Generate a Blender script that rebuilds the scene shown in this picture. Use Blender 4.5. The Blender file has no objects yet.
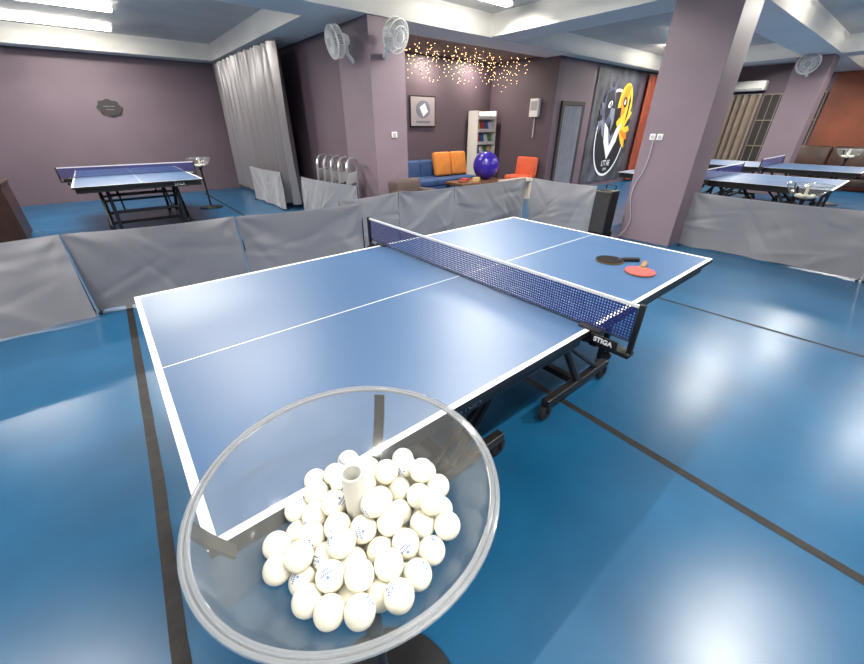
import bpy, bmesh, math, random
import numpy as np
from mathutils import Vector, Matrix, noise
random.seed(7)
SC=bpy.context.scene
COL=SC.collection
try:
    SC.view_settings.view_transform='Standard'
except Exception: pass

# ------------------------------------------------------------ materials
def srgb(r,g,b):
    f=lambda c:(c/255/12.92) if c/255<=0.04045 else ((c/255+0.055)/1.055)**2.4
    return (f(r),f(g),f(b),1)
def mat(name,rgb,rough=0.5,metal=0.0,var=0.0,scale=3.0,bump=0.0,bscale=40.0,spec=0.5,emit=0,coat=0,detail=3,sheen=0):
    m=bpy.data.materials.new(name); m.use_nodes=True
    nt=m.node_tree; b=nt.nodes['Principled BSDF']
    c=srgb(*rgb)
    b.inputs['Base Color'].default_value=c
    b.inputs['Roughness'].default_value=rough; b.inputs['Metallic'].default_value=metal
    b.inputs['Specular IOR Level'].default_value=spec
    b.inputs['Coat Weight'].default_value=coat
    if sheen: b.inputs['Sheen Weight'].default_value=sheen
    tc=nt.nodes.new('ShaderNodeTexCoord')
    if var>0:
        n=nt.nodes.new('ShaderNodeTexNoise'); n.inputs['Scale'].default_value=scale; n.inputs['Detail'].default_value=detail
        nt.links.new(tc.outputs['Object'],n.inputs['Vector'])
        r=nt.nodes.new('ShaderNodeValToRGB')
        r.color_ramp.elements[0].position=.3; r.color_ramp.elements[1].position=.7
        r.color_ramp.elements[0].color=(c[0]*(1-var),c[1]*(1-var),c[2]*(1-var),1)
        r.color_ramp.elements[1].color=(min(1,c[0]*(1+var)),min(1,c[1]*(1+var)),min(1,c[2]*(1+var)),1)
        nt.links.new(n.outputs['Fac'],r.inputs['Fac']); nt.links.new(r.outputs['Color'],b.inputs['Base Color'])
    if bump>0:
        n2=nt.nodes.new('ShaderNodeTexNoise'); n2.inputs['Scale'].default_value=bscale; n2.inputs['Detail'].default_value=4
        nt.links.new(tc.outputs['Object'],n2.inputs['Vector'])
        bp=nt.nodes.new('ShaderNodeBump'); bp.inputs['Strength'].default_value=bump; bp.inputs['Distance'].default_value=.01
        nt.links.new(n2.outputs['Fac'],bp.inputs['Height']); nt.links.new(bp.outputs['Normal'],b.inputs['Normal'])
    if emit>0:
        b.inputs['Emission Color'].default_value=c; b.inputs['Emission Strength'].default_value=emit
    return m
M={}
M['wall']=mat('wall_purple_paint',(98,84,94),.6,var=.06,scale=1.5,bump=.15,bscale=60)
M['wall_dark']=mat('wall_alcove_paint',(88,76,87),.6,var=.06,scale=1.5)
M['column']=mat('column_paint',(124,109,119),.5,var=.05,scale=2,bump=.1)
M['ceil']=mat('ceiling_paint',(204,201,195),.8,var=.07,scale=2.5,bump=.3,bscale=15)
M['beam']=mat('beam_paint',(238,236,229),.7,var=.03,scale=2)
M['orange_wall']=mat('orange_wall_paint',(116,62,42),.6,var=.3,scale=1.2)
M['tape']=mat('floor_seam_tape',(28,26,25),.55,var=.55,scale=14,bump=.3,bscale=30,spec=.3,detail=8)
M['white_line']=mat('white_line_paint',(226,228,230),.45)
M['blackmetal']=mat('black_steel',(20,21,24),.45,metal=.0,var=.1)
M['black']=mat('black_plastic',(20,20,22),.45)
M['rubber']=mat('rubber_black',(28,28,30),.7)
M['chrome']=mat('chrome_tube',(205,205,208),.3,metal=.8)
M['whiteplastic']=mat('white_plastic',(232,232,228),.35)
M['greyplastic']=mat('grey_plastic',(170,172,175),.4)
M['netwhite']=mat('net_tape_white',(225,226,230),.7)
M['fabric']=mat('barrier_fabric',(120,121,128),.42,var=.03,scale=2,sheen=.4)
M['hem']=mat('barrier_hem_fabric',(128,129,136),.5,var=.03,scale=9,sheen=.4)
M['curtain']=mat('satin_curtain',(150,147,150),.30,metal=.55,spec=.6)
M['curtain_dark']=mat('beige_grey_curtain',(128,116,104),.6,var=.1,scale=4)
M['curtain_black']=mat('dark_curtain',(44,40,40),.7,var=.2,scale=4)
M['curtain_orange']=mat('orange_curtain',(136,60,36),.6,var=.2,scale=5)
M['curtain_grey']=mat('silver_grey_curtain',(132,135,146),.4,metal=.2,var=.1,scale=4)
M['wood_dark']=mat('dark_wood',(58,36,28),.4,var=.3,scale=6)
M['wood']=mat('brown_wood',(110,72,48),.4,var=.25,scale=8)
M['counter']=mat('pale_counter',(206,196,178),.4,var=.05,scale=8)
M['paddle_wood']=mat('pale_wood',(128,98,66),.5,var=.15,scale=20)
M['red']=mat('red_rubber',(200,76,72),.75,var=.04,scale=30,spec=.2)
M['blackrub']=mat('black_rubber_sheet',(26,24,23),.85,spec=.12)
M['blue_up']=mat('blue_upholstery',(44,72,118),.75,var=.12,scale=8)
M['orange_up']=mat('orange_upholstery',(216,134,58),.75,var=.1,scale=8)
M['coral_up']=mat('coral_upholstery',(214,96,62),.7,var=.1,scale=8)
M['brown_up']=mat('brown_upholstery',(72,58,56),.8,var=.15,scale=10)
M['exball']=mat('blue_exercise_ball',(52,38,150),.25,var=.08,scale=3)
M['glow']=mat('tube_glow',(255,249,238),.5,emit=55)
M['bulb']=mat('warm_bulb_glow',(255,206,142),.5,emit=9)
M['bulbw']=mat('wire_dark',(60,50,40),.6)
M['yellow']=mat('poster_yellow',(238,182,50),.5,var=.12,scale=5)
M['orange_ink']=mat('poster_orange_ink',(214,122,36),.5)
M['poster_bg']=mat('poster_marbled_cloth',(66,68,76),.6,var=.8,scale=2.6,detail=9)
M['poster_oval']=mat('poster_dark_oval',(26,28,36),.6,var=.3,scale=4)
M['poster_white']=mat('poster_white_ink',(222,225,230),.45)
M['poster_purple']=mat('poster_slate_ink',(74,78,102),.45,var=.3,scale=6)
M['poster_gray']=mat('poster_grey_ink',(112,118,134),.45)
M['pink']=mat('poster_grey_paper',(158,152,156),.5)
M['book1']=mat('paper_green',(70,130,80),.6); M['book2']=mat('paper_red',(190,60,50),.6); M['book3']=mat('paper_tan',(200,170,110),.6); M['book4']=mat('paper_blue',(60,100,170),.6)
M['pvc']=mat('grey_white_pvc_tube',(205,206,198),.35,var=.04,scale=30)

def floor_mat():
    m=bpy.data.materials.new('blue_vinyl_floor'); m.use_nodes=True; nt=m.node_tree; b=nt.nodes['Principled BSDF']
    tc=nt.nodes.new('ShaderNodeTexCoord')
    n=nt.nodes.new('ShaderNodeTexNoise'); n.inputs['Scale'].default_value=1.6; n.inputs['Detail'].default_value=8; n.inputs['Roughness'].default_value=.62
    nt.links.new(tc.outputs['Object'],n.inputs['Vector'])
    r=nt.nodes.new('ShaderNodeValToRGB'); r.color_ramp.elements[0].position=.25; r.color_ramp.elements[1].position=.78
    r.color_ramp.elements[0].color=srgb(8,68,104); r.color_ramp.elements[1].color=srgb(20,88,128)
    nt.links.new(n.outputs['Fac'],r.inputs['Fac']); nt.links.new(r.outputs['Color'],b.inputs['Base Color'])
    n2=nt.nodes.new('ShaderNodeTexNoise'); n2.inputs['Scale'].default_value=2.0; n2.inputs['Detail'].default_value=1
    nt.links.new(tc.outputs['Object'],n2.inputs['Vector'])
    mr=nt.nodes.new('ShaderNodeMapRange'); mr.inputs['From Min'].default_value=.2; mr.inputs['From Max'].default_value=.8
    mr.inputs['To Min'].default_value=.27; mr.inputs['To Max'].default_value=.34
    nt.links.new(n2.outputs['Fac'],mr.inputs['Value']); nt.links.new(mr.outputs['Result'],b.inputs['Roughness'])
    b.inputs['Specular IOR Level'].default_value=.6
    return m
M['floor']=floor_mat()
M['tabletop']=mat('blue_table_surface',(50,84,122),.42,spec=.72)

def net_mat():
    m=bpy.data.materials.new('blue_net_mesh'); m.use_nodes=True; nt=m.node_tree
    b=nt.nodes['Principled BSDF']; b.inputs['Base Color'].default_value=srgb(24,38,112); b.inputs['Roughness'].default_value=.7
    out=nt.nodes['Material Output']; tr=nt.nodes.new('ShaderNodeBsdfTransparent'); mx=nt.nodes.new('ShaderNodeMixShader')
    tc=nt.nodes.new('ShaderNodeTexCoord'); sp=nt.nodes.new('ShaderNodeSeparateXYZ'); nt.links.new(tc.outputs['Object'],sp.inputs[0])
    def line(sock,per,w):
        a=nt.nodes.new('ShaderNodeMath'); a.operation='DIVIDE'; a.inputs[1].default_value=per; nt.links.new(sock,a.inputs[0])
        f=nt.nodes.new('ShaderNodeMath'); f.operation='FRACT'; nt.links.new(a.outputs[0],f.inputs[0])
        l=nt.nodes.new('ShaderNodeMath'); l.operation='LESS_THAN'; l.inputs[1].default_value=w; nt.links.new(f.outputs[0],l.inputs[0]); return l
    l1=line(sp.outputs['Y'],.011,.45); l2=line(sp.outputs['Z'],.011,.45)
    mxx=nt.nodes.new('ShaderNodeMath'); mxx.operation='MAXIMUM'; nt.links.new(l1.outputs[0],mxx.inputs[0]); nt.links.new(l2.outputs[0],mxx.inputs[1])
    nt.links.new(mxx.outputs[0],mx.inputs[0]); nt.links.new(tr.outputs[0],mx.inputs[1]); nt.links.new(b.outputs[0],mx.inputs[2])
    nt.links.new(mx.outputs[0],out.inputs['Surface']); return m
M['net']=net_mat()
def clear_mat(name,tint,haze,rough,f0,f1,power=3.0,dcol=(.6,.6,.58)):
    m=bpy.data.materials.new(name); m.use_nodes=True; nt=m.node_tree; nt.nodes.remove(nt.nodes['Principled BSDF'])
    out=nt.nodes['Material Output']
    tr=nt.nodes.new('ShaderNodeBsdfTransparent'); tr.inputs[0].default_value=(*tint,1)
    df=nt.nodes.new('ShaderNodeBsdfDiffuse'); df.inputs[0].default_value=(*dcol,1)
    gl=nt.nodes.new('ShaderNodeBsdfGlossy'); gl.inputs['Roughness'].default_value=rough; gl.inputs[0].default_value=(1,1,1,1)
    lw=nt.nodes.new('ShaderNodeLayerWeight'); lw.inputs[0].default_value=.5
    pw=nt.nodes.new('ShaderNodeMath'); pw.operation='POWER'; pw.inputs[1].default_value=power; nt.links.new(lw.outputs['Facing'],pw.inputs[0])
    ma=nt.nodes.new('ShaderNodeMath'); ma.operation='MULTIPLY_ADD'; ma.inputs[1].default_value=f1; ma.inputs[2].default_value=f0; ma.use_clamp=True
    nt.links.new(pw.outputs[0],ma.inputs[0])
    m1=nt.nodes.new('ShaderNodeMixShader'); m1.inputs[0].default_value=haze
    nt.links.new(tr.outputs[0],m1.inputs[1]); nt.links.new(df.outputs[0],m1.inputs[2])
    m2=nt.nodes.new('ShaderNodeMixShader'); nt.links.new(ma.outputs[0],m2.inputs[0]); nt.links.new(m1.outputs[0],m2.inputs[1]); nt.links.new(gl.outputs[0],m2.inputs[2])
    nt.links.new(m2.outputs[0],out.inputs['Surface']); return m
M['bowl']=clear_mat('clear_acrylic',(.94,.95,.94),.12,.15,.04,.45,3.5,(.5,.51,.5))
M['rim']=clear_mat('silvery_clear_rim',(.85,.87,.88),.26,.06,.22,.75,1.5,(.72,.73,.73))
def ball_mat():
    m=bpy.data.materials.new('celluloid_ball'); m.use_nodes=True; nt=m.node_tree; b=nt.nodes['Principled BSDF']
    b.inputs['Roughness'].default_value=.5
    b.inputs['Subsurface Weight'].default_value=.35; b.inputs['Subsurface Radius'].default_value=(1,.9,.75); b.inputs['Subsurface Scale'].default_value=.012
    tc=nt.nodes.new('ShaderNodeTexCoord'); sp=nt.nodes.new('ShaderNodeSeparateXYZ'); nt.links.new(tc.outputs['Object'],sp.inputs[0])
    def mth(op,a,bv=None,c=None):
        n=nt.nodes.new('ShaderNodeMath'); n.operation=op
        for i,v in enumerate((a,bv,c)):
            if v is None: continue
            if isinstance(v,(int,float)): n.inputs[i].default_value=v
            else: nt.links.new(v,n.inputs[i])
        return n.outputs[0]
    x,y,z=sp.outputs
    top=mth('GREATER_THAN',z,.010)
    ay=mth('ABSOLUTE',y); ax=mth('ABSOLUTE',x)
    bar=mth('MULTIPLY',mth('LESS_THAN',ay,.0019),mth('LESS_THAN',ax,.009))
    dash=mth('GREATER_THAN',mth('FRACT',mth('DIVIDE',x,.0026)),.34)
    bar=mth('MULTIPLY',bar,dash)
    d=mth('SQRT',mth('ADD',mth('POWER',x,2),mth('POWER',mth('SUBTRACT',y,-.005),2)))
    dots=mth('LESS_THAN',d,.002)
    bar2=mth('MULTIPLY',mth('LESS_THAN',mth('ABSOLUTE',mth('SUBTRACT',y,.0048)),.0009),mth('LESS_THAN',ax,.0055))
    mk=mth('MULTIPLY',mth('MAXIMUM',mth('MAXIMUM',bar,dots),bar2),top)
    mx=nt.nodes.new('ShaderNodeMix'); mx.data_type='RGBA'
    mx.inputs[6].default_value=srgb(232,228,212); mx.inputs[7].default_value=srgb(74,120,180)
    nt.links.new(mk,mx.inputs[0]); nt.links.new(mx.outputs[2],b.inputs['Base Color'])
    return m
M['ball']=ball_mat()

# ------------------------------------------------------------ builders
class B:
    def __init__(s): s.bm=bmesh.new()
    def box(s,lo,hi,mi=0,bev=0,seg=2,rot=None,piv=None):
        bm=s.bm; x0,y0,z0=lo; x1,y1,z1=hi
        vs=[bm.verts.new(p) for p in ((x0,y0,z0),(x1,y0,z0),(x1,y1,z0),(x0,y1,z0),(x0,y0,z1),(x1,y0,z1),(x1,y1,z1),(x0,y1,z1))]
        fs=[bm.faces.new([vs[i] for i in q]) for q in ((3,2,1,0),(4,5,6,7),(0,1,5,4),(1,2,6,5),(2,3,7,6),(3,0,4,7))]
        for f in fs: f.material_index=mi
        geo=vs
        if bev>0:
            es=list({e for f in fs for e in f.edges})
            r=bmesh.ops.bevel(bm,geom=es,offset=bev,segments=seg,affect='EDGES',profile=.5)
            geo=list({v for f in r['faces'] for v in f.verts}|{v for v in vs if v.is_valid})
            for f in {f for v in geo for f in v.link_faces}: f.material_index=mi
        if rot is not None:
            bmesh.ops.rotate(bm,verts=geo,cent=piv or ((x0+x1)/2,(y0+y1)/2,(z0+z1)/2),matrix=rot)
        return s
    def sweep(s,pts,r,seg=8,closed=False,mi=0,caps=True):
        bm=s.bm; P=[Vector(p) for p in pts]; n=len(P); rings=[]
        rr=r if isinstance(r,(list,tuple)) else [r]*n
        up=None
        for i,p in enumerate(P):
            a=P[(i-1)%n] if (closed or i>0) else P[i]; c=P[(i+1)%n] if (closed or i<n-1) else P[i]
            t=(c-a).normalized()
            if up is None:
                up=Vector((0,0,1)) if abs(t.z)<.9 else Vector((1,0,0))
            x=up-t*up.dot(t)
            if x.length<1e-5: x=Vector((1,0,0))-t*t.x
            x.normalize(); up=x; y=t.cross(x)
            rings.append([bm.verts.new(p+(x*math.cos(2*math.pi*k/seg)+y*math.sin(2*math.pi*k/seg))*rr[i]) for k in range(seg)])
        for i in range(n if closed else n-1):
            A,Bq=rings[i],rings[(i+1)%n]
            for k in range(seg):
                f=bm.faces.new((A[k],A[(k+1)%seg],Bq[(k+1)%seg],Bq[k])); f.material_index=mi
        if not closed and caps:
            bm.faces.new(rings[0][::-1]).material_index=mi; bm.faces.new(rings[-1]).material_index=mi
        return s
    def lathe(s,prof,seg=32,c=(0,0,0),mi=0,axis='Z',closedprof=False):
        bm=s.bm; rings=[]; c=Vector(c)
        def tr(x,y,z):
            return Vector((x,y,z)) if axis=='Z' else (Vector((z,x,y)) if axis=='X' else Vector((x,z,y)))
        for (r,z) in prof:
            if r<1e-6: rings.append([bm.verts.new(c+tr(0,0,z))])
            else: rings.append([bm.verts.new(c+tr(r*math.cos(2*math.pi*k/seg),r*math.sin(2*math.pi*k/seg),z)) for k in range(seg)])
        pr=list(zip(rings,rings[1:]))
        if closedprof: pr.append((rings[-1],rings[0]))
        for A,Bq in pr:
            for k in range(seg):
                k2=(k+1)%seg
                if len(A)==1 and len(Bq)==1: continue
                if len(A)==1: f=bm.faces.new((A[0],Bq[k2],Bq[k]))
                elif len(Bq)==1: f=bm.faces.new((A[k],A[k2],Bq[0]))
                else: f=bm.faces.new((A[k],A[k2],Bq[k2],Bq[k]))
                f.material_index=mi
        return s
    def poly(s,pts,mi=0):
        f=s.bm.faces.new([s.bm.verts.new(p) for p in pts]); f.material_index=mi; return s
    def done(s,name,mats,parent=None,loc=(0,0,0),rot=(0,0,0),smooth=False,label=None,recalc=True):
        if recalc: bmesh.ops.recalc_face_normals(s.bm,faces=s.bm.faces)
        me=bpy.data.meshes.new(name); s.bm.to_mesh(me); s.bm.free()
        if not isinstance(mats,(list,tuple)): mats=[mats]
        for m in mats: me.materials.append(m)
        o=bpy.data.objects.new(name,me); COL.objects.link(o)
        o.location=loc; o.rotation_euler=rot
        if parent is not None: o.parent=parent
        if smooth:
            me.polygons.foreach_set('use_smooth',[True]*len(me.polygons))
            if smooth!='all':
                try:
                    me.set_sharp_from_angle(angle=math.radians(40))
                except Exception: pass
        if label: o['label']=label
        return o
def thing(name,label,cat,loc=(0,0,0),rz=0,group=None,rot=None):
    e=bpy.data.objects.new(name,None); e.empty_display_size=.1; COL.objects.link(e); e.location=loc
    e.rotation_euler=rot if rot is not None else (0,0,rz)
    e['label']=label; e['category']=cat
    if group: e['group']=group
    return e
def tag(o,label,cat,group=None):
    o['label']=label; o['category']=cat
    if group:o['group']=group
    return o
def copy_thing(root,loc,rz=None,label=None,rot=None,group=None):
    n=root.copy(); COL.objects.link(n); n.location=loc
    if rz is not None: n.rotation_euler=(0,0,rz)
    if rot is not None: n.rotation_euler=rot
    if label: n['label']=label
    if group: n['group']=group
    def rec(src,dst):
        for c in src.children:
            k=c.copy(); COL.objects.link(k); k.parent=dst; k.matrix_parent_inverse=c.matrix_parent_inverse.copy(); rec(c,k)
    rec(root,n)
    return n
def struct(o): o['kind']='structure'; return o
def sbox(name,lo,hi,m,bev=0):
    return struct(B().box(lo,hi,bev=bev).done(name,m))
def text(body,size,m,parent,loc,rot,name='lettering',ext=.0008,bold=0):
    cu=bpy.data.curves.new('t','FONT'); cu.body=body; cu.size=size; cu.extrude=ext; cu.align_x='CENTER'; cu.align_y='CENTER'; cu.offset=bold
    t=bpy.data.objects.new('t',cu); COL.objects.link(t)
    bpy.context.view_layer.update()
    dg=bpy.context.evaluated_depsgraph_get()
    me=bpy.data.meshes.new_from_object(t.evaluated_get(dg)); bpy.data.objects.remove(t)
    me.materials.clear(); me.materials.append(m)
    o=bpy.data.objects.new(name,me); COL.objects.link(o); o.parent=parent; o.location=loc; o.rotation_euler=rot
    return o
H=3.05; BZ=2.75
# ------------------------------------------------------------ room
sbox('floor',(-5.2,-4.2,-.1),(15.2,10.4,0),M['floor'])
sbox('ceiling',(-5.2,-4.2,H),(15.2,10.4,H+.1),M['ceil'])
sbox('wall_north',(-5.2,10.2,0),(2.2,10.4,H),M['wall'])
sbox('wall_west',(-5.2,-4.2,0),(-5,10.2,H),M['wall'])
sbox('wall_south',(-5,-4.2,0),(15.2,-4,H),M['wall'])
sbox('wall_partition',(2.05,4.9,0),(2.25,10.2,H),M['wall'])
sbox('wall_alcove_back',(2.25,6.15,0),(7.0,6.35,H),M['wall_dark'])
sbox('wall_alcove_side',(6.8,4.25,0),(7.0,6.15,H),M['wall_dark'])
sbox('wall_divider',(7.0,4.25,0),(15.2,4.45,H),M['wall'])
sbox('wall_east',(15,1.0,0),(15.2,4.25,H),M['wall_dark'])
sbox('wall_east_orange',(15,-4.0,0),(15.2,1.0,H),M['orange_wall'])
sbox('wall_column',(2.0,4.0,0),(2.6,4.9,BZ-.01),M['column'],.006)
sbox('wall_column',(4.4,.45,0),(5.0,1.15,BZ-.002),M['column'],.006)
sbox('wall_column',(11.0,.6,0),(11.6,1.2,BZ-.002),M['column'],.006)
# beams
sbox('trim_1',(-5,9.75,BZ),(1.4,10.2,H),M['beam'])
sbox('trim_2',(1.4,4.65,BZ),(2.05,10.2,H),M['beam'])
sbox('trim_3',(-5,3.98,BZ-.008),(15,4.65,H),M['beam'])
sbox('trim_4',(4.38,-4,BZ),(5.02,3.98,H),M['beam'])
sbox('trim_5',(10.98,-4,BZ),(11.62,3.98,H),M['beam'])
sbox('trim_6',(5.02,.5,BZ),(10.98,1.1,H),M['beam'])
sbox('trim_7',(11.62,.5,BZ),(15.0,1.1,H),M['beam'])
sbox('ceiling_alcove',(2.25,4.65,2.78),(6.8,6.15,2.84),mat('alcove_ceiling',(132,116,108),.7,var=.15,scale=3))
def seam(name,pts,w=.045):
    b=B(); rnd=random.Random(len(name)+int(w*1000)+int(pts[0][0]*10))
    P=[]
    for (x0,y0),(x1,y1) in zip(pts,pts[1:]):
        n=max(2,int(math.hypot(x1-x0,y1-y0)/.12))
        for k in range(n): P.append((x0+(x1-x0)*k/n,y0+(y1-y0)*k/n))
    P.append(pts[-1])
    L=[(x-w/2*rnd.uniform(.94,1.03),y) for x,y in P]; R=[(x+w/2*rnd.uniform(.94,1.03),y) for x,y in P]
    z=.0015
    vl=[b.bm.verts.new((x,y,z)) for x,y in L]; vr=[b.bm.verts.new((x,y,z)) for x,y in R]
    for i in range(len(P)-1): b.bm.faces.new((vl[i],vr[i],vr[i+1],vl[i+1]))
    return struct(b.done(name,M['tape']))
seam('trim_8',[(-1.62,-4),(-1.585,-.4),(-1.55,.4),(-1.50,2.7),(-1.45,9.7)],.05)
seam('trim_9',[(.36,-4),(.39,-1.6),(.44,0),(.46,2.6),(.5,9.7)],.045)
seam('trim_10',[(2.53,-4),(2.53,-1.6),(2.48,0),(2.48,3.9)],.035)
seam('trim_11',[(4.7,-4),(4.7,.4)],.035)

# ------------------------------------------------------------ table tennis tables
def make_table():
    t=thing('table_tennis_table','blue table tennis table with white lines on black frame','table',group='table tennis tables')
    for sgn in (-1,1):
        b=B(); xs=[.003,.012,1.35,1.37] if sgn>0 else [-1.37,-1.35,-.012,-.003]
        ys=[-.7625,-.7425,-.0022,.0022,.7425,.7625]
        V={}
        for i,x in enumerate(xs):
            for j,y in enumerate(ys): V[i,j]=b.bm.verts.new((x,y,.76))
        for i in range(3):
            for j in range(5):
                wh = j in (0,2,4) or (i==2 if sgn>0 else i==0)
                f=b.bm.faces.new((V[i,j],V[i+1,j],V[i+1,j+1],V[i,j+1])); f.material_index=1 if wh else 0
        low={k:b.bm.verts.new((v.co.x,v.co.y,.735)) for k,v in V.items() if k[0] in (0,3) or k[1] in (0,5)}
        loop=[(i,0) for i in range(4)]+[(3,j) for j in range(1,6)]+[(i,5) for i in (2,1,0)]+[(0,j) for j in (4,3,2,1)]
        for a,c in zip(loop,loop[1:]+loop[:1]):
            b.bm.faces.new((V[a],V[c],low[c],low[a])).material_index=2
        b.bm.faces.new([low[k] for k in loop]).material_index=2
        b.done('tabletop',[M['tabletop'],M['white_line'],M['black']],t)
        b=B(); a0,a1=(.02,1.33) if sgn>0 else (-1.33,-.02)
        for y in (-.735,.71): b.box((a0,y,.675),(a1,y+.025,.735),bev=.003)
        for x in (a0,a1-.025): b.box((x,-.71,.675),(x+.025,.71,.735))
        b.box(((a0+a1)/2-.02,-.71,.69),((a0+a1)/2+.02,.71,.735))
        b.done('apron',M['blackmetal'],t)
        for y in (-.42,.42):
            b=B(); x=1.0*sgn
            b.box((x-.022,y-.022,.03),(x+.022,y+.022,.69),bev=.004)
            b.lathe([(0,0),(.03,0),(.03,.02),(.012,.035),(0,.035)],16,c=(x,y,0),mi=1)
            b.done('leg',[M['blackmetal'],M['rubber']],t,smooth=True)
        b=B(); b.box((1.0*sgn-.015,-.40,.34),(1.0*sgn+.015,.40,.375))
        b.sweep([(.98*sgn,-.3,.36),(.62*sgn,-.3,.69)],.012); b.sweep([(.98*sgn,.3,.36),(.62*sgn,.3,.69)],.012)
        b.done('leg_brace',M['blackmetal'],t)
        b=B()
        for y in (-.52,.52):
            b.box((min(.18*sgn,.84*sgn),y-.025,.095),(max(.18*sgn,.84*sgn),y+.025,.145),bev=.008)
            b.sweep([(.5*sgn,y,.13),(.3*sgn,y,.42),(.12*sgn,y,.69)],.022)
            b.sweep([(.72*sgn,y,.13),(.3*sgn,y,.45)],.014)
        b.box((.5*sgn-.02,-.5,.1),(.5*sgn+.02,.5,.14)); b.box((.3*sgn-.015,-.5,.41),(.3*sgn+.015,.5,.44))
        b.done('undercarriage',M['blackmetal'],t)
        for y in (-.52,.52):
            for x in (.2*sgn,.82*sgn):
                b=B(); b.lathe([(0,-.016),(.04,-.016),(.05,-.01),(.05,.01),(.04,.016),(0,.016)],20,c=(x,y,.05),axis='Y')
                b.sweep([(x,y+.022,.05),(x,y+.022,.1)],.007,6); b.sweep([(x,y-.022,.05),(x,y-.022,.1)],.007,6)
                b.done('wheel',[M['rubber']],t,smooth=True)
    return t
def make_net():
    t=thing('table_tennis_net','dark blue table tennis net with white top tape','net',group='table tennis nets')
    b=B()
    b.poly([(0,-.915,.7625),(0,.915,.7625),(0,.915,.9),(0,-.915,.9)]); b.done('mesh_panel',M['net'],t)
    B().box((-.003,-.915,.900),(.003,.915,.9125),bev=.001).done('top_tape',M['netwhite'],t)
    B().sweep([(0,-.9,.766),(0,.9,.766)],.0025,6).done('bottom_cord',M['black'],t)
    for s in (-1,1):
        b=B()
        b.box((-.010,.915*s-.010,.715),(.010,.915*s+.010,.918),bev=.004)
        b.box((-.026,min(.74*s,.925*s),.705),(.026,max(.74*s,.925*s),.724),bev=.004)
        b.box((-.026,min(.71*s,.80*s),.7605),(.026,max(.71*s,.80*s),.768),bev=.003)
        b.box((-.026,min(.77*s,.80*s),.70),(.026,max(.77*s,.80*s),.767),bev=.003)
        b.box((-.034,min(.775*s,.88*s),.720),(-.027,max(.775*s,.88*s),.760),bev=.003)
        b.lathe([(0,0),(.015,0),(.017,.008),(.017,.02),(.007,.025),(.007,.045),(0,.045)],14,c=(0,.84*s,.662),mi=0)
        b.done('clamp_post',[M['black']],t,smooth=True)
    text('STIGA',.027,M['white_line'],t,(-.0352,-.826,.741),(math.pi/2,0,-math.pi/2),bold=.0008)
    return t
tab=make_table(); tab['label']='large blue table tennis table with two paddles on it'
net=make_net(); net['label']='dark blue net with white top tape across large table'
text('STIGA',.045,M['greyplastic'],tab,(-.66,-.7365,.705),(math.pi/2,0,0),bold=.0004)
text('STIGA',.05,M['white_line'],tab,(-1.331,-.45,.705),(math.pi/2,0,-math.pi/2),bold=.0006)
def rcopy(loc,rz,l1,l2):
    a=copy_thing(tab,loc,rz,l1); b=copy_thing(net,loc,rz,l2); return a,b
rcopy((-.92,6.9,0),math.pi/2,'blue table tennis table near the plain purple wall','dark blue net on the table by the purple wall')
rcopy((6.36,.59,0),math.pi/2,'blue table tennis table behind the grey fabric barrier','blue net on the table behind the fabric barrier')
rcopy((9.35,.59,0),math.pi/2,'blue table tennis table near the purple column','blue net on the table near the purple column')

def paddle(label,m,loc,rz,tilt=0):
    t=thing('table_tennis_paddle',label,'paddle',loc,rz,group='paddles on the table')
    out=[]
    for k in range(36):
        a=2*math.pi*k/36; x=.078*math.cos(a); y=.0755*math.sin(a)
        out.append((x,y))
    def disc(z0,z1,sc,name,mm):
        b=B(); lo=[b.bm.verts.new((x*sc,y*sc,z0)) for x,y in out]; hi=[b.bm.verts.new((x*sc,y*sc,z1)) for x,y in out]
        b.bm.faces.new(lo[::-1]); b.bm.faces.new(hi)
        for i in range(36): b.bm.faces.new((lo[i],lo[(i+1)%36],hi[(i+1)%36],hi[i]))
        return b.done(name,mm,t)
    disc(0,.002,.985,'rubber_sheet',M['blackrub']); disc(.002,.008,1,'blade',M['paddle_wood']); disc(.008,.0105,.985,'rubber_sheet',m)
    b=B(); b.box((.068,-.013,.0),(.172,.013,.022),bev=.006,seg=3).box((.05,-.02,.0015),(.08,.02,.0115),bev=.003)
    b.done('handle',[M['paddle_wood'] if m==M['red'] else M['black']],t,smooth=True)
    return t
paddle('black-faced table tennis paddle lying flat on blue table',M['blackrub'],(.85,-.385,.7605),math.radians(-42))
paddle('red-faced table tennis paddle lying flat on blue table',M['red'],(.785,-.59,.7605),math.radians(15))

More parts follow.
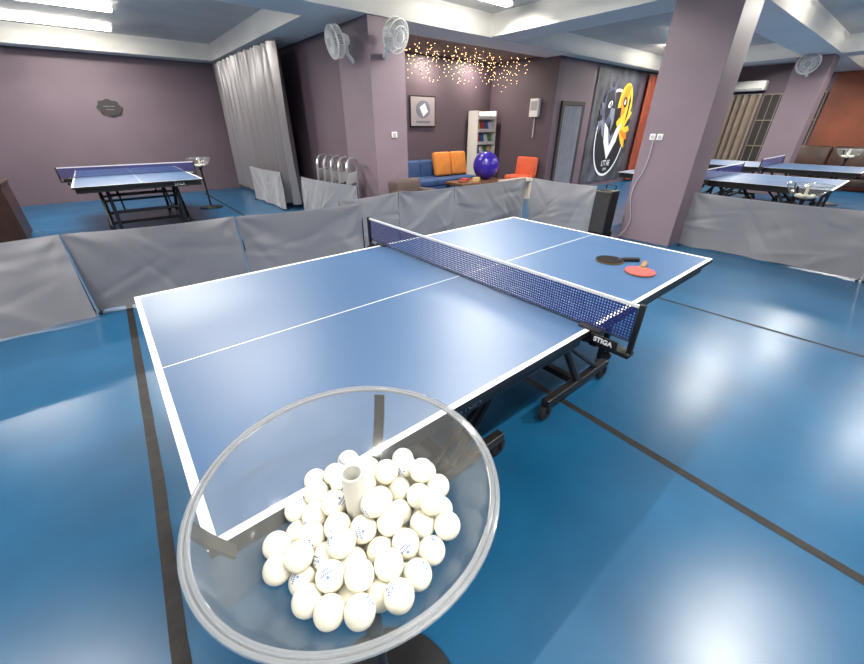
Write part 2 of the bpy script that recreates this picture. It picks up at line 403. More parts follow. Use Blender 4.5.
# ------------------------------------------------------------ bowl stands with balls
DP=.165; RR=.209; RB=(RR*RR+DP*DP)/(2*DP); TH=.003; TUBE=(.004,.0)
def make_stand(loc,Hh,label,rz=0):
    t=thing('ball_bowl_stand',label,'ball stand',loc,rz,group='ball bowl stands')
    zb=Hh-DP
    amax=math.acos((RB-DP)/RB)
    N=22
    prof=[(RB*math.sin(amax*i/N),zb+RB-RB*math.cos(amax*i/N)) for i in range(N+1)]
    prof[0]=(0,zb)
    B().lathe(prof,72).done('bowl',M['bowl'],t,smooth='all')
    b=B()
    for r0,rr in ((RR+.001,.0034),(RR+.0085,.0034)):
        b.lathe([(r0+rr*math.cos(2*math.pi*k/8),Hh+rr*math.sin(2*math.pi*k/8)) for k in range(8)],96,closedprof=True)
    b.lathe([(RR+.002,Hh-.004),(RR+.0085,Hh-.004),(RR+.0085,Hh-.001),(RR+.002,Hh-.001)],96,closedprof=True)
    b.done('rim',M['rim'],t,smooth=True)
    b=B(); b.lathe([(.0165,zb+.004),(.0165,Hh+.008),(.0135,Hh+.008),(.0135,zb+.004)],28,c=(TUBE[0],TUBE[1],0),closedprof=True); b.done('centre_tube',M['pvc'],t,smooth=True)
    B().lathe([(0,zb-.004),(.04,zb-.001),(.04,zb-.010),(.022,zb-.03),(.018,zb-.06),(.018,.05),(0,.05)],24).done('pole',M['blackmetal'],t,smooth=True)
    for k,(ang,q0,q1) in enumerate(((46,.50,.96),(160,.68,.97),(-78,.15,.5))):
        b=B(); a=math.radians(ang); pts=[]
        for i in range(9):
            q=amax*(q0+(q1-q0)*i/8); R2=RB+.005; pts.append((R2*math.sin(q),zb+RB-R2*math.cos(q)))
        w=.010
        lo=[];
        for (r,z) in pts:
            row=[]
            for s in (-1,1):
                for dr in (0,.004):
                    row.append(b.bm.verts.new(((r+dr)*math.cos(a)-s*w*math.sin(a),(r+dr)*math.sin(a)+s*w*math.cos(a),z-dr)))
            lo.append(row)
        for A,C in zip(lo,lo[1:]):
            for i,j in ((0,1),(1,3),(3,2),(2,0)): b.bm.faces.new((A[i],A[j],C[j],C[i]))
        b.bm.faces.new([lo[0][i] for i in (0,1,3,2)]); b.bm.faces.new([lo[-1][i] for i in (0,1,3,2)])
        b.done('support_arm',M['black'],t)
    B().lathe([(0,0),(.21,0),(.215,.008),(.21,.018),(.06,.03),(.03,.055),(0,.055)],48).done('base',M['black'],t,smooth=True)
    return t,zb
def settle(n,seed,lat=(0,0)):
    rng=np.random.default_rng(seed); r=.02
    p=np.c_[rng.uniform(-.07,.07,n),rng.uniform(-.07,.07,n),rng.uniform(.04,.5,n)]
    C=np.array([0,0,RB]); Rin=RB-TH-r-.0003; rt=.0165+r+.0003; c2=np.array(TUBE)
    for it in range(1600):
        g=.0012 if it<1300 else .00015
        p[:,2]-=g; p[:,0]+=g*lat[0]; p[:,1]+=g*lat[1]
        for _ in range(3):
            d=p[:,None]-p[None]; L=np.linalg.norm(d,axis=2)+np.eye(n)*9
            ov=np.maximum(0,2*r+.0002-L)
            p+=.5*(d/L[...,None]*ov[...,None]).sum(1)*.8
            q=p[:,:2]-c2; l=np.linalg.norm(q,axis=1)+1e-9; m=(l<rt)
            p[m,:2]=c2+q[m]/l[m,None]*rt
            v=p-C; l=np.linalg.norm(v,axis=1); m=(l>Rin)&(p[:,2]<RB)
            p[m]=C+v[m]/l[m,None]*Rin
    return p
bm=bmesh.new(); bmesh.ops.create_uvsphere(bm,u_segments=28,v_segments=18,radius=.02)
bme=bpy.data.meshes.new('table_tennis_ball'); bm.to_mesh(bme); bm.free(); bme.materials.append(M['ball'])
bme.polygons.foreach_set('use_smooth',[True]*len(bme.polygons))
def balls(loc,zb,pos,group,label):
    for p in pos:
        o=bpy.data.objects.new('table_tennis_ball',bme); COL.objects.link(o)
        o.location=(loc[0]+p[0],loc[1]+p[1],zb+p[2])
        o.rotation_euler=(random.uniform(-1.7,1.7),random.uniform(-1.3,1.3),random.uniform(0,6.28))
        tag(o,label,'ball',group)
L0=(-1.158,-.975)
st,zb=make_stand((L0[0],L0[1],0),1.0,'clear acrylic bowl of white balls on a black stand')
balls(L0,zb+.0008,settle(84,11,(.05,-.13)),'white balls in the clear bowl','white table tennis ball with small blue print in clear bowl')
small=settle(16,5)
for loc,h,lb in (((.2,7.6),.92,'clear bowl stand beside table near the purple wall'),((5.16,-.6),.85,'clear bowl stand between fabric barrier and table'),((10.45,-.35),1.05,'clear bowl stand next to table by the column')):
    s,z=make_stand((loc[0],loc[1],0),h,lb); balls(loc,z,small,'balls in the '+lb,'plain white table tennis ball in a clear bowl')

# ------------------------------------------------------------ fabric barriers
def barrier(p0,p1,label,h=.7,seed=0,sag=.014,amp=.03,flare=0):
    p0=Vector((*p0,0)); p1=Vector((*p1,0)); d=p1-p0; L=d.length
    t=thing('court_barrier',label,'barrier',tuple(p0),math.atan2(d.y,d.x),group='grey fabric court barriers')
    rnd=random.Random(seed)
    creases=[(rnd.uniform(0,L),rnd.uniform(.1,h*.85),rnd.uniform(-1.1,1.1),rnd.uniform(.025,.06),rnd.uniform(.18,.45),rnd.choice((-1,1))*rnd.uniform(.005,.011)) for _ in range(int(7*L)+3)]
    b=B(); nx=int(L*60); nz=40; g=[]
    for i in range(nx+1):
        row=[]
        for j in range(nz+1):
            x=L*i/nx; z=.02+(h-.02)*j/nz; v=j/nz
            w=(1-v**5)
            off=amp*w*(noise.noise(Vector((x*1.6+seed*9,z*1.2,seed)))*1.5)-flare*(1-v)
            off+=w*.012*(1-v*.5)*math.sin(x*8+3*noise.noise(Vector((x*1.3,z*.8,seed+2.)))+seed)
            for cx in (0,L):
                dx=abs(x-cx); dz=h-z; rr=math.hypot(dx,dz)
                if rr>.02: off+=.008*math.sin(math.atan2(dz,dx)*7+seed)*math.exp(-rr*1.8)*min(1,rr*8)
            for (cx,cz,an,wd,ln,am) in creases:
                ux=(x-cx)*math.cos(an)+(z-cz)*math.sin(an); uz=-(x-cx)*math.sin(an)+(z-cz)*math.cos(an)
                if abs(ux)<ln*2.5 and abs(uz)<wd*3: off+=am*math.exp(-(ux/ln)**2-(uz/wd)**2)*w
            zz=z-(sag*math.sin(math.pi*i/nx))*v**3+(.02*noise.noise(Vector((x*3,seed,1)))*(1-v)**4)
            row.append(b.bm.verts.new((x,off,max(.004,zz))))
        g.append(row)
    for i in range(nx):
        for j in range(nz):
            f=b.bm.faces.new((g[i][j],g[i+1][j],g[i+1][j+1],g[i][j+1])); f.material_index=1 if (j>=nz-1) else 0
    b.done('fabric_panel',[M['fabric'],M['hem']],t,smooth='all')
    b=B()
    for x in (.012,L-.012): b.sweep([(x,.02,.01),(x,.016,h-.01)],.006,8)
    b.sweep([(.012+(L-.024)*k/8,.014,h-.012-sag*math.sin(math.pi*k/8)) for k in range(9)],.005,8)
    b.done('frame',M['blackmetal'],t)
    for x in (.02,L-.02):
        B().box((x-.012,-.05,0),(x+.012,.08,.016),bev=.005).done('foot',M['black'],t)
    return t
gl='grey fabric court barrier panel with thin black frame'
barrier((-4.4,2.86),(-3.09,2.84),gl,seed=8)
barrier((-3.08,2.83),(-1.73,2.84),gl,seed=1,flare=.14)
barrier((-1.72,2.84),(-.46,2.67),gl,seed=2)
barrier((-.45,2.66),(.86,2.52),gl,seed=3)
barrier((.72,2.82),(1.63,2.92),gl,seed=4)
barrier((1.64,2.92),(2.51,2.78),gl,seed=5)
barrier((2.52,2.78),(4.2,2.82),gl,seed=6)
barrier((4.25,2.72),(4.15,1.5),gl,seed=7)
barrier((4.62,.40),(4.62,-1.40),'grey fabric court barrier beside the column',seed=9)
barrier((4.62,-1.41),(4.62,-2.8),gl,seed=10)
barrier((1.30,5.35),(1.48,3.75),'grey fabric court barrier in front of folded chairs',seed=11)
barrier((1.22,8.0),(1.28,6.3),'grey fabric court barrier in front of satin curtain',seed=12)

# ------------------------------------------------------------ curtains
def curtain(name,p0,p1,z0,z1,m,label,pleats=14,amp=.05,seed=0):
    p0=Vector((*p0,0)); p1=Vector((*p1,0)); d=p1-p0; L=d.length
    t=thing(name,label,'curtain',tuple(p0),math.atan2(d.y,d.x))
    b=B(); nx=pleats*14; nz=14; g=[]
    for i in range(nx+1):
        row=[]
        for j in range(nz+1):
            u=i/nx; v=j/nz
            ph=u*pleats*2*math.pi+1.2*noise.noise(Vector((u*5,seed,0)))
            a=amp*(.75+.25*(1-v))*(1+.4*noise.noise(Vector((u*7,v*.8,seed))))
            row.append(b.bm.verts.new((L*u+.015*math.sin(ph*2+v),a*math.sin(ph+.5*noise.noise(Vector((u*9,v*1.0,seed+3)))),z0+(z1-z0)*v)))
        g.append(row)
    for i in range(nx):
        for j in range(nz): b.bm.faces.new((g[i][j],g[i+1][j],g[i+1][j+1],g[i][j+1]))
    b.done('cloth',m,t,smooth='all')
    B().sweep([(.0,0,z1+.01),(L,0,z1+.01)],.012).done('curtain_rail',M['chrome'],t)
    return t
curtain('curtain',(1.50,10.05),(1.50,8.3),.12,2.7,M['curtain'],'floor-length grey satin curtain with deep folds',6,.14,1)
curtain('curtain',(1.52,8.25),(1.60,6.30),.08,2.7,M['curtain'],'floor-length grey satin curtain gathered beside partition wall',7,.165,2)
curtain('curtain',(14.8,4.15),(14.8,3.5),.1,2.3,M['curtain_dark'],'beige-grey curtain hanging by the dark opening',4,.06,3)
curtain('curtain',(14.8,3.4),(14.8,2.5),.1,2.3,M['curtain_dark'],'pale beige-grey curtain on the end wall',5,.07,4)
t=thing('window_1','dark window opening with a thin metal grille','window',(14.99,1.75,0)); t['kind']='structure'
B().box((-.03,-.7,.2),(.0,.7,2.3)).done('dark_pane',M['curtain_black'],t)
b=B()
for k in range(8): b.box((-.06,-.7+.2*k-.01,.2),(-.04,-.7+.2*k+.01,2.3))
for z in (.2,.9,1.6,2.28): b.box((-.065,-.71,z),(-.035,.71,z+.03))
b.done('grille',M['curtain_dark'],t)
curtain('curtain',(10.75,4.12),(11.7,4.12),.05,2.65,M['curtain_orange'],'orange curtain next to the black banner',6,.05,6)

# ------------------------------------------------------------ fans
def make_fan(loc,d,label,rootoff):
    q=Vector(d).to_track_quat('Z','Y')
    t=thing('wall_fan',label,'fan',loc,group='wall fans',rot=q.to_euler())
    b=B(); R=.185; k0=R/.2
    for z,r in ((.045,R),(-.045,R),(.075,.12),(-.075,.12)): b.sweep([(r*math.cos(a),r*math.sin(a),z) for a in [2*math.pi*k/40 for k in range(40)]],.005 if r<R else .010,6,closed=True)
    for k in range(44):
        a=2*math.pi*k/44; c,s=math.cos(a)*k0,math.sin(a)*k0
        pr=[(.04,.085),(.13,.075),(.185,.06),(.2,.045),(.203,0),(.2,-.045),(.13,-.075),(.05,-.085)]
        b.sweep([(r*c,r*s,z) for r,z in pr],.0034,4,caps=False)
    b.done('guard',M['whiteplastic'],t)
    B().lathe([(0,.092),(.05,.09),(.056,.08),(0,.078)],24).done('badge',M['greyplastic'],t,smooth=True)
    B().lathe([(0,.03),(.03,.025),(.032,-.03),(0,-.03)],20).done('hub',M['greyplastic'],t,smooth=True)
    B().lathe([(0,-.08),(.08,-.085),(.085,-.14),(.06,-.2),(0,-.21)],24).done('motor_housing',M['whiteplastic'],t,smooth=True)
    for k in range(3):
        a0=2*math.pi*k/3; b=B(); g=[]
        for i in range(6):
            r=.028+.125*i/5; wdt=.35+.6*math.sin(math.pi*min(1,(i+1)/6)) ; row=[]
            for j in range(6):
                a=a0+wdt*(j/5-.5)*1.8; row.append(b.bm.verts.new((r*math.cos(a),r*math.sin(a),.018-.036*j/5)))
            g.append(row)
        for i in range(5):
            for j in range(5): b.bm.faces.new((g[i][j],g[i+1][j],g[i+1][j+1],g[i][j+1]))
        b.done('blade',M['greyplastic'],t,smooth='all')
    inv=q.inverted(); ro=inv@Vector(rootoff)
    b=B(); b.sweep([(0,0,-.16),tuple(Vector((0,0,-.18))+inv@Vector((0,0,-.16))),tuple(ro)],.028,12)
    b.done('bracket',M['whiteplastic'],t,smooth=True)
    return t
make_fan((1.72,4.42,2.47),(-.96,.05,-.2),'white round wall fan mounted on purple column side',(.28,.02,-.2))
make_fan((2.24,3.70,2.5),(.18,-.92,-.35),'white round wall fan mounted on purple column front',(0,.30,-.2))
make_fan((10.7,.92,2.6),(-.9,-.1,-.25),'white round wall fan on the distant purple column',(.3,0,-.2))

# switches
def plate(label,lo,hi,name='light_switch',cat='switch'):
    c=[(a+b)/2 for a,b in zip(lo,hi)]
    t=thing(name,label,cat,c)
    lo2=[a-k for a,k in zip(lo,c)]; hi2=[a-k for a,k in zip(hi,c)]
    B().box(lo2,hi2,bev=.003).done('cover_plate',M['whiteplastic'],t)
    return t,lo2,hi2
for y in (1.02,.93):
    t,l,h=plate('white wall socket on the purple column',(4.388,y-.035,1.30),(4.4,y+.035,1.37),'wall_socket','socket')
    B().lathe([(0,0),(.022,0),(.022,.004),(0,.004)],20,axis='X',c=(-.010,0,0)).done('socket_face',M['greyplastic'],t)
t,l,h=plate('white light switch on the purple column front',(2.3,3.988,1.3),(2.4,4.0,1.38)); B().box((-.03,-.01,-.03),(.03,-.004,.03),bev=.002).done('rocker',M['greyplastic'],t)
cp=[(4.39,1.0,1.31),(4.37,.99,1.2),(4.375,1.0,1.05),(4.38,1.03,.9),(4.38,1.08,.78),(4.375,1.10,.62),(4.38,1.07,.45),(4.38,1.03,.3),(4.37,1.05,.15),(4.34,1.12,.02)]
cv=[]
for i in range(len(cp)-1):
    p0=Vector(cp[max(0,i-1)]);p1=Vector(cp[i]);p2=Vector(cp[i+1]);p3=Vector(cp[min(len(cp)-1,i+2)])
    for k in range(4):
        u=k/4; cv.append(.5*((2*p1)+(p2-p0)*u+(2*p0-5*p1+4*p2-p3)*u*u+(3*p1-p0-3*p2+p3)*u**3))
cb=B().sweep(cv+[Vector(cp[-1])],.006,6).done('power_cable',M['greyplastic'],smooth='all')
tag(cb,'thin grey power cable hanging loosely down the column','cable')
t=thing('portable_speaker','tall black portable speaker standing by the column','speaker',(4.2,1.36,0),math.radians(-90))
B().box((-.13,-.11,.03),(.13,.11,.66),bev=.025,seg=3).done('cabinet',M['black'],t,smooth=True)
B().box((-.11,-.117,.08),(.11,-.111,.6),bev=.002).done('grille',mat('speaker_grille',(34,34,36),.6,bump=1,bscale=150),t)
B().sweep([(-.07,.08,.64),(-.07,.08,.72),(.07,.08,.72),(.07,.08,.64)],.009).done('handle',M['black'],t)
for x in (-.11,.11): B().lathe([(0,-.02),(.04,-.02),(.04,.02),(0,.02)],16,axis='X',c=(x,.1,.04)).done('wheel',M['rubber'],t)

# ------------------------------------------------------------ wall sign
t=thing('wall_plaque','small dark cloud-shaped plaque on the purple wall','plaque',(-.76,10.19,1.80))
b=B(); pts=[]
for k in range(72):
    a=2*math.pi*k/72; r=1+.07*math.cos(8*a); pts.append((.21*r*math.cos(a),.155*r*math.sin(a)))
lo=[b.bm.verts.new((x,0,z)) for x,z in pts]; hi=[b.bm.verts.new((x,-.02,z)) for x,z in pts]
b.bm.faces.new(lo); b.bm.faces.new(hi)
for i in range(72): b.bm.faces.new((lo[i],lo[(i+1)%72],hi[(i+1)%72],hi[i]))
b.done('board',mat('plaque_dark',(34,30,32),.5),t)
b=B(); b.box((-.1,-.024,.02),(.1,-.02,.035)); b.box((-.07,-.024,-.04),(.07,-.02,-.025)); b.done('inlay',mat('plaque_inlay',(96,90,90),.5),t)

# ------------------------------------------------------------ big poster
t=thing('wall_poster','tall marbled grey-black banner with bird heads and oval emblem','poster',(8.35,4.24,.12))
t.scale=(.82,1,1.165)
W,Hp=2.7,2.24
b=B(); g=[]
for i in range(28):
    g.append([b.bm.verts.new((W*i/27,-.012-.010*math.sin(i*1.1)*(1-j/10*.6),Hp*j/10)) for j in range(11)])
for i in range(27):
    for j in range(10): b.bm.faces.new((g[i][j],g[i+1][j],g[i+1][j+1],g[i][j+1]))
b.done('banner',M['poster_bg'],t,smooth='all')
def ell(b,cx,cz,rx,rz,y,mi,a0=0,a1=2*math.pi,n=40,inner=None,rot=0):
    def P(r1,r2,a):
        x=r1*math.cos(a); z=r2*math.sin(a); return (cx+x*math.cos(rot)-z*math.sin(rot),y,cz+x*math.sin(rot)+z*math.cos(rot))
    A=[a0+(a1-a0)*k/n for k in range(n+1)]
    if inner is None: b.poly([P(rx,rz,a) for a in (A[:-1] if a1-a0>6.28 else A)],mi)
    else:
        for k in range(n): b.poly([P(rx,rz,A[k]),P(rx,rz,A[k+1]),P(rx*inner,rz*inner,A[k+1]),P(rx*inner,rz*inner,A[k])],mi)
def pg(b,pts,y,mi): b.poly([(x,y,z) for x,z in pts],mi)
b=B(); y=-.026
ell(b,1.38,.98,.96,.88,y,7); ell(b,1.38,.98,.96,.88,y-.0005,0,inner=.94)
def feather(cx,cz,L,w,a,yy,mi):
    ca,sa=math.cos(a),math.sin(a)
    pts=[]
    for s in (0,.25,.55,.8,1,): pts.append((s*L, w*math.sin(math.pi*min(1,s*.85+.1))))
    for s in (.8,.55,.25,0): pts.append((s*L,-w*.6*math.sin(math.pi*min(1,s*.85+.1))))
    pg(b,[(cx+p*ca-q*sa,cz+p*sa+q*ca) for p,q in pts],yy,mi)
for k in range(11):
    feather(1.02,1.18,.86-.03*k,.14,math.radians(82+12*k),y-.001-.0003*k,(1,7,4)[k%3])
ell(b,.92,1.5,.34,.38,y-.0048,1,rot=-.2)
pg(b,[(.70,1.76),(1.02,1.84),(1.26,1.58),(1.18,1.26),(1.02,1.38),(.84,1.24),(.70,1.44)],y-.0052,7)
pg(b,[(1.04,1.5),(1.3,1.48),(1.37,1.22),(1.26,1.04),(1.2,1.26),(1.05,1.34)],y-.0056,4)
ell(b,.97,1.56,.12,.06,y-.006,0,rot=.3); ell(b,.99,1.56,.045,.05,y-.0064,2)
pg(b,[(.66,1.32),(.8,1.2),(.92,.9),(.78,.98),(.62,1.2)],y-.0052,4)
for k in range(11):
    feather(1.78,1.2,.82-.02*k,.15,math.radians(-40+14*k),y-.001-.0003*k,(3,6,3,7)[k%4])
ell(b,1.90,1.52,.44,.46,y-.0048,3,rot=.2)
pg(b,[(1.56,1.64),(1.8,1.93),(2.12,1.93),(1.98,1.68),(1.96,1.42),(1.72,1.28)],y-.0052,6)
pg(b,[(2.08,1.8),(2.24,1.66),(2.22,1.36),(2.1,1.2),(2.12,1.5)],y-.0054,7)
pg(b,[(1.7,1.52),(1.47,1.5),(1.40,1.24),(1.52,1.02),(1.57,1.24),(1.75,1.34)],y-.0056,2)
ell(b,1.88,1.62,.15,.10,y-.006,2,rot=-.3); ell(b,1.87,1.62,.05,.05,y-.0064,0)
# white V emblem
pg(b,[(.84,1.22),(1.12,1.10),(1.38,.74),(1.38,.46),(.98,.84)],y-.0068,0)
pg(b,[(1.92,1.22),(1.64,1.10),(1.38,.74),(1.38,.46),(1.78,.84)],y-.0068,0)
pg(b,[(1.2,1.04),(1.38,.94),(1.56,1.04),(1.38,.80)],y-.007,4)
b.done('emblem',[M['poster_white'],M['poster_purple'],M['black'],M['yellow'],M['poster_gray'],M['poster_bg'],M['orange_ink'],M['poster_oval']],t,recalc=False)
text('LTT AE',.17,M['poster_white'],t,(1.38,-.038,.38),(math.pi/2,0,0),bold=.002)
text('OPEN',.085,M['poster_white'],t,(1.38,-.038,.25),(math.pi/2,0,0))
t=thing('framed_picture','small wide grey framed picture with a pale emblem','picture',(4.6,6.14,1.74))
B().box((-.36,-.02,-.30),(.36,0,.30),bev=.004).done('frame',M['black'],t)
b=B(); b.poly([(-.335,-.022,-.275),(.335,-.022,-.275),(.335,-.022,.275),(-.335,-.022,.275)],0); ell(b,0,.04,.2,.17,-.024,1); pg(b,[(-.1,.08),(.05,.16),(.14,.0),(0,-.1)],-.0255,2); pg(b,[(-.2,-.22),(.2,-.22),(.2,-.18),(-.2,-.18)],-.026,1)
b.done('print',[M['pink'],M['poster_gray'],M['poster_white']],t,recalc=False)
t=thing('door_1','narrow doorway with dark surround and silver grey curtain','door',(7.5,4.25,0)); t['kind']='structure'
b=B(); g=[]
for i in range(61):
    g.append([b.bm.verts.new((-.36+.72*i/60,-.03-.018*math.sin(i*.75+.3*j/8),.02+1.84*j/8)) for j in range(9)])
for i in range(60):
    for j in range(8): b.bm.faces.new((g[i][j],g[i+1][j],g[i+1][j+1],g[i][j+1]))
b.done('door_curtain',M['curtain_grey'],t,smooth='all')
b=B(); b.box((-.46,-.05,0),(-.37,0,1.95)).box((.37,-.05,0),(.46,0,1.95)).box((-.37,-.05,1.87),(.37,0,1.95)); b.done('door_frame',M['curtain_black'],t)
t=thing('wall_box','white electrical cabinet on the alcove side wall','electrical box',(6.79,4.72,1.82))
B().box((-.09,-.12,-.18),(.0,.12,.18),bev=.01).done('housing',M['whiteplastic'],t); B().box((-.095,-.09,-.05),(-.09,.09,.13),bev=.001).done('door_panel',M['greyplastic'],t)
B().sweep([(-.02,0,-.18),(-.02,0,-.6)],.01).done('conduit',M['whiteplastic'],t)
t=thing('air_conditioner','white wall air conditioner above the beige-grey curtains','air conditioner',(14.85,2.9,2.52))
B().box((-.2,-.45,-.13),(.150,.45,.13),bev=.04,seg=3).done('body',M['whiteplastic'],t,smooth=True); B().box((-.205,-.4,-.1),(-.19,.4,-.07)).done('louver',M['greyplastic'],t)

# ------------------------------------------------------------ alcove furniture
def sofa(label,loc,w,m,rz=0,name='sofa',d=.8,seat=.42,back=.85,arms=False,cat='sofa',nc=1):
    t=thing(name,label,cat,loc,rz)
    B().box((-w/2,-d/2,.1),(w/2,d/2,seat-.12),bev=.02).done('base',m,t,smooth=True)
    for k in range(nc):
        a=-w/2+.01+(w-.02)*k/nc; c=-w/2+.01+(w-.02)*(k+1)/nc
        B().box((a,-d/2-.01,seat-.12),(c,d/2-.15,seat+.02),bev=.045,seg=3).done('seat_cushion',m,t,smooth=True)
        B().box((a,d/2-.2,seat-.05),(c,d/2,back),bev=.06,seg=3,rot=Matrix.Rotation(math.radians(-7),3,'X')).done('backrest',m,t,smooth=True)
    if arms:
        for s in (-1,1): B().box((min(s*w/2,s*(w/2-.14)),-d/2,.1),(max(s*w/2,s*(w/2-.14)),d/2-.05,seat+.18),bev=.04,seg=3).done('armrest',m,t,smooth=True)
    for x in (-w/2+.06,w/2-.06):
        for y in (-d/2+.06,d/2-.06): B().lathe([(0,0),(.02,0),(.025,.1),(0,.1)],10,c=(x,y,0)).done('foot',M['black'],t)
    return t
sofa('low blue upholstered sofa against the alcove wall',(4.62,5.65,0),1.85,M['blue_up'],back=.78,nc=3)
for x in (4.78,5.28):
    o=B().box((-.235,-.07,0),(.235,.07,.5),bev=.05,seg=3,rot=Matrix.Rotation(math.radians(-12),3,'X'),piv=(0,0,0)).done('back_cushion',M['orange_up'],loc=(x,5.62,.452),smooth=True)
    tag(o,'square yellow-orange back cushion on the blue sofa','cushion','orange cushions on the sofa')
sofa('coral orange armchair near the alcove corner',(6.44,4.68,0),.56,M['coral_up'],rz=math.radians(-90),name='armchair',d=.58,back=.82,arms=False,cat='armchair')
sofa('brown padded armchair in front of the purple column',(2.35,3.5,0),.62,M['brown_up'],rz=math.radians(10),name='armchair',d=.6,back=.74,arms=True,cat='armchair')
t=thing('coffee_table','low dark wooden coffee table in the alcove','coffee table',(4.95,4.68,0))
B().box((-.7,-.27,.38),(.62,.27,.43),bev=.006).done('tabletop',M['wood'],t)
for x in (-.64,.56):
    for y in (-.22,.22): B().box((x-.03,y-.03,0),(x+.03,y+.03,.38)).done('leg',M['wood_dark'],t)
B().box((-.6,-.2,.12),(.52,.2,.15)).done('lower_shelf',M['wood_dark'],t)
t=thing('bench','long pale low bench beside the coffee table','bench',(5.68,4.2,0))
B().box((-.45,-.14,.38),(.45,.14,.44),bev=.01).done('seat',M['counter'],t)
for x in (-.38,.38): B().box((x-.04,-.12,0),(x+.04,.12,.38)).done('leg',M['counter'],t)
b=B(); bmesh.ops.create_uvsphere(b.bm,u_segments=36,v_segments=24,radius=.28)
eb=b.done('exercise_ball',[M['exball']],loc=(5.2,4.68,.711),smooth='all'); tag(eb,'shiny blue-purple exercise ball on the coffee table','ball')
for i,(x,y,c) in enumerate(((4.42,4.58,'wood'),(4.62,4.73,'book2'),(4.82,4.58,'book3'))):
    o=B().box((-.09,-.07,0),(.09,.07,.03+.02*i),bev=.003).done('magazine_stack',M[c],loc=(x,y,.4305),rot=(0,0,.3*i)); tag(o,'stack of magazines lying on the coffee table','magazine','magazines')
t=thing('display_rack','white metal magazine display rack against alcove wall','rack',(6.3,5.92,0))
b=B()
for x in (-.33,.30): b.box((x,-.17,0),(x+.03,.17,1.78))
b.box((-.33,.15,0),(.33,.17,1.78)); b.done('frame',M['whiteplastic'],t)
for k in range(6):
    z=.25+.27*k; b=B(); b.box((-.30,-.17,z),(.30,.15,z+.02)).box((-.30,-.18,z),(.30,-.17,z+.07)); b.done('shelf',M['whiteplastic'],t)
for k in range(5):
    z=.271+.27*k
    for j in range(4):
        o=B().box((-.062,-.008,0),(.062,.008,.21),bev=.002,rot=Matrix.Rotation(math.radians(-14),3,'X'),piv=(0,0,0)).done('brochure',M[('book1','book4','book3','poster_white','book2')[(j*2+k*3)%5]],loc=(6.3-.21+.14*j,5.82,z+.003)); tag(o,'coloured brochure standing on the white rack','brochure','brochures on the rack')
bmu=bmesh.new(); bmesh.ops.create_icosphere(bmu,subdivisions=1,radius=.0062); bum=bpy.data.meshes.new('bulb'); bmu.to_mesh(bum); bmu.free(); bum.materials.append(M['bulb'])
for k in range(54):
    x=3.15+3.35*(k%18)/17+random.uniform(-.05,.05); y=4.9+.35*(k//18)+random.uniform(-.05,.05); Ls=random.uniform(.2,.62)
    t=thing('string_light','warm white hanging fairy light strand below alcove ceiling','string light',(x,y,2.78),group='hanging fairy light strands')
    nb=random.choice((5,6,7))
    pts=[(0,0,0)]+[(random.uniform(-.05,.05),random.uniform(-.04,.04),-Ls*(i+random.uniform(.6,1.3))/nb) for i in range(nb)]
    B().sweep(pts,.0015,4).done('wire',M['bulbw'],t)
    for p in pts[1:]:
        o=bpy.data.objects.new('bulb',bum); COL.objects.link(o); o.parent=t; o.location=p

def chair():
    t=thing('folding_chair','folded metal chair with rounded silver tubular back','chair',(1.8,4.3,0),group='folded chairs by the wall')
    def arc(w,z0,z1,x):
        pts=[(x,-w,z0)]; r=.15
        for k in range(9):
            a=math.pi-math.pi/2*k/8; pts.append((x,-w+r+r*math.cos(a),z1-r+r*math.sin(a)))
        for k in range(9):
            a=math.pi/2-math.pi/2*k/8; pts.append((x,w-r+r*math.cos(a),z1-r+r*math.sin(a)))
        pts.append((x,w,z0)); return pts
    B().sweep(arc(.22,.02,1.02,0),.02,8).done('frame',M['chrome'],t,smooth=True)
    B().sweep(arc(.18,.02,.6,-.045),.016,8).done('rear_leg',M['chrome'],t,smooth=True)
    B().box((-.012,-.185,.66),(.012,.185,.82),bev=.01).done('backrest',M['greyplastic'],t)
    B().box((-.055,-.17,.25),(-.03,.17,.6),bev=.01).done('seat',M['greyplastic'],t)
    return t
c=chair(); c.location=(1.70,4.35,0); c.rotation_euler=(0,.06,math.radians(-50))
for k in range(1,5):
    copy_thing(c,(1.70,4.35+.26*k,0),rot=(0,.06,math.radians(-50)))
t=thing('low_cabinet','dark brown wooden cabinet standing in the neighbouring court','cabinet',(-3.02,6.7,0))
B().box((-.6,-.35,.04),(.6,.35,.76),bev=.004).done('body',M['wood_dark'],t); B().box((-.62,-.37,.76),(.62,.37,.79),bev=.004).done('top',M['wood_dark'],t)
for x in (-.58,.02):
    dd=B().box((x,-.365,.08),(x+.55,-.35,.72),bev=.003).done('door',M['wood_dark'],t); B().box((x+.26,-.38,.4),(x+.29,-.365,.5)).done('handle',M['chrome'],dd)
o=B().box((-.15,-.1,0),(.15,.1,.16),bev=.04,seg=3).done('red_bag',M['red'],loc=(-2.62,6.6,.7905),smooth=True); tag(o,'small red bag on the brown cabinet','bag')
sofa('dark brown leather sofa by the orange wall',(13.6,-.1,0),2.4,M['wood_dark'],rz=math.radians(-90),d=.9,back=1.0,arms=True,nc=3)

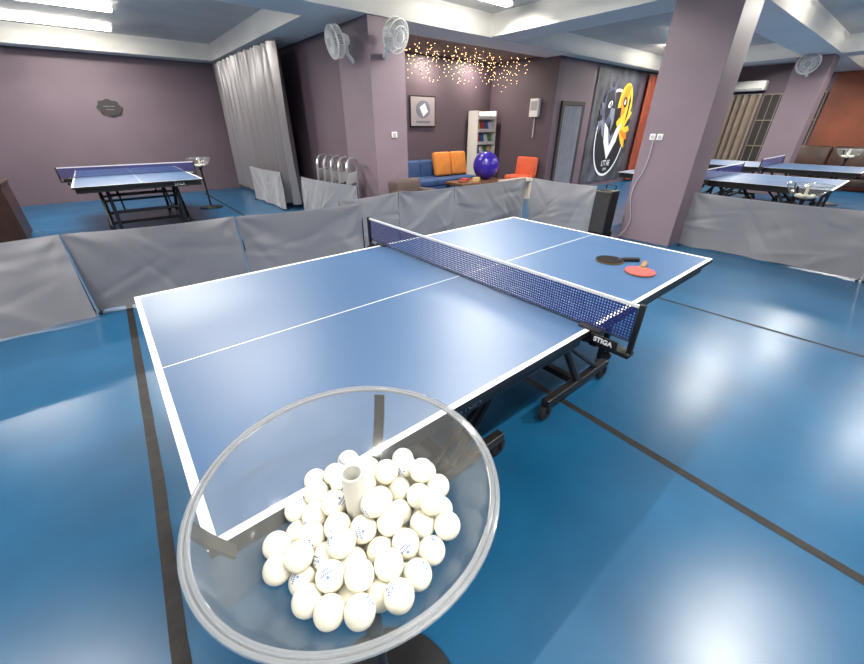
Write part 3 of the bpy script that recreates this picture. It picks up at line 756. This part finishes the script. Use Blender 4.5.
# ------------------------------------------------------------ ceiling lights
def lamp(x,y,L=1.2,rz=0,power=70,label='twin-tube fluorescent ceiling light',sp=.06):
    t=thing('ceiling_light',label,'ceiling light',(x,y,H),rz,group='fluorescent ceiling lights')
    B().box((-L/2,-.03,-.05),(L/2,.03,0),bev=.006).done('housing',M['whiteplastic'],t)
    for s in (-1,1):
        B().sweep([(-L/2+.03,s*sp,-.07),(L/2-.03,s*sp,-.07)],.010,10).done('tube',M['glow'],t,smooth=True)
    for e in (-L/2+.03,L/2-.03): B().box((e-.012,-sp-.015,-.085),(e+.012,sp+.015,-.04),bev=.003).done('end_bracket',M['whiteplastic'],t)
    ld=bpy.data.lights.new('tube_light','AREA'); ld.shape='RECTANGLE'; ld.size=L*.95; ld.size_y=.03; ld.energy=power*1.08; ld.color=(1,.95,.88)
    lo=bpy.data.objects.new('tube_light',ld); COL.objects.link(lo); lo.parent=t; lo.location=(0,0,-.055)
for x,y in ((-1.1,8.9),(-1.15,7.3),(-.7,5.2),(-3.6,7.6)): lamp(x,y,1.5,power=74,sp=.09)
for x,y in ((-.5,3.0),(2.5,2.0),(-.6,-1.9),(1.9,-1.9),(-3.2,1.4),(-3.2,-2.0),(.8,.4)): lamp(x,y,1.2,power=76)
for x,y in ((6.6,-.2),(9.9,-.7),(8.2,2.2),(7.4,-2.6),(13.2,2.0),(13.2,-1.0),(9.8,3.2)): lamp(x,y,1.2,power=82)
lamp(3.4,3.3,1.2,power=62)  # extra lamp, added to light the corridor before the alcove
for x in (3.4,4.7,6.0):  # fill lights added to brighten the alcove lounge
    t=thing('alcove_fill_light','small warm added downlight in the alcove ceiling','fill_light',(x,5.78,2.78))
    B().lathe([(0,-.005),(.07,-.005),(.08,0),(0,0)],20).done('trim_ring',M['whiteplastic'],t)
    ld=bpy.data.lights.new('spot','AREA'); ld.shape='DISK'; ld.size=.12; ld.energy=32; ld.color=(1,.88,.74)
    lo=bpy.data.objects.new('spot',ld); COL.objects.link(lo); lo.parent=t; lo.location=(0,0,-.02)

w=bpy.data.worlds.new('w'); SC.world=w; w.use_nodes=True
w.node_tree.nodes['Background'].inputs[0].default_value=(.8,.85,1,1); w.node_tree.nodes['Background'].inputs[1].default_value=.4

# ------------------------------------------------------------ camera
cd=bpy.data.cameras.new('cam'); cam=bpy.data.objects.new('cam',cd); COL.objects.link(cam)
cam.location=(-1.2999,-1.3387,1.4571); cam.rotation_euler=(math.pi/2-.5108,0,.8806-math.pi/2)
cd.sensor_width=36; cd.lens=36*367.3/864; cd.clip_start=.02
SC.camera=cam
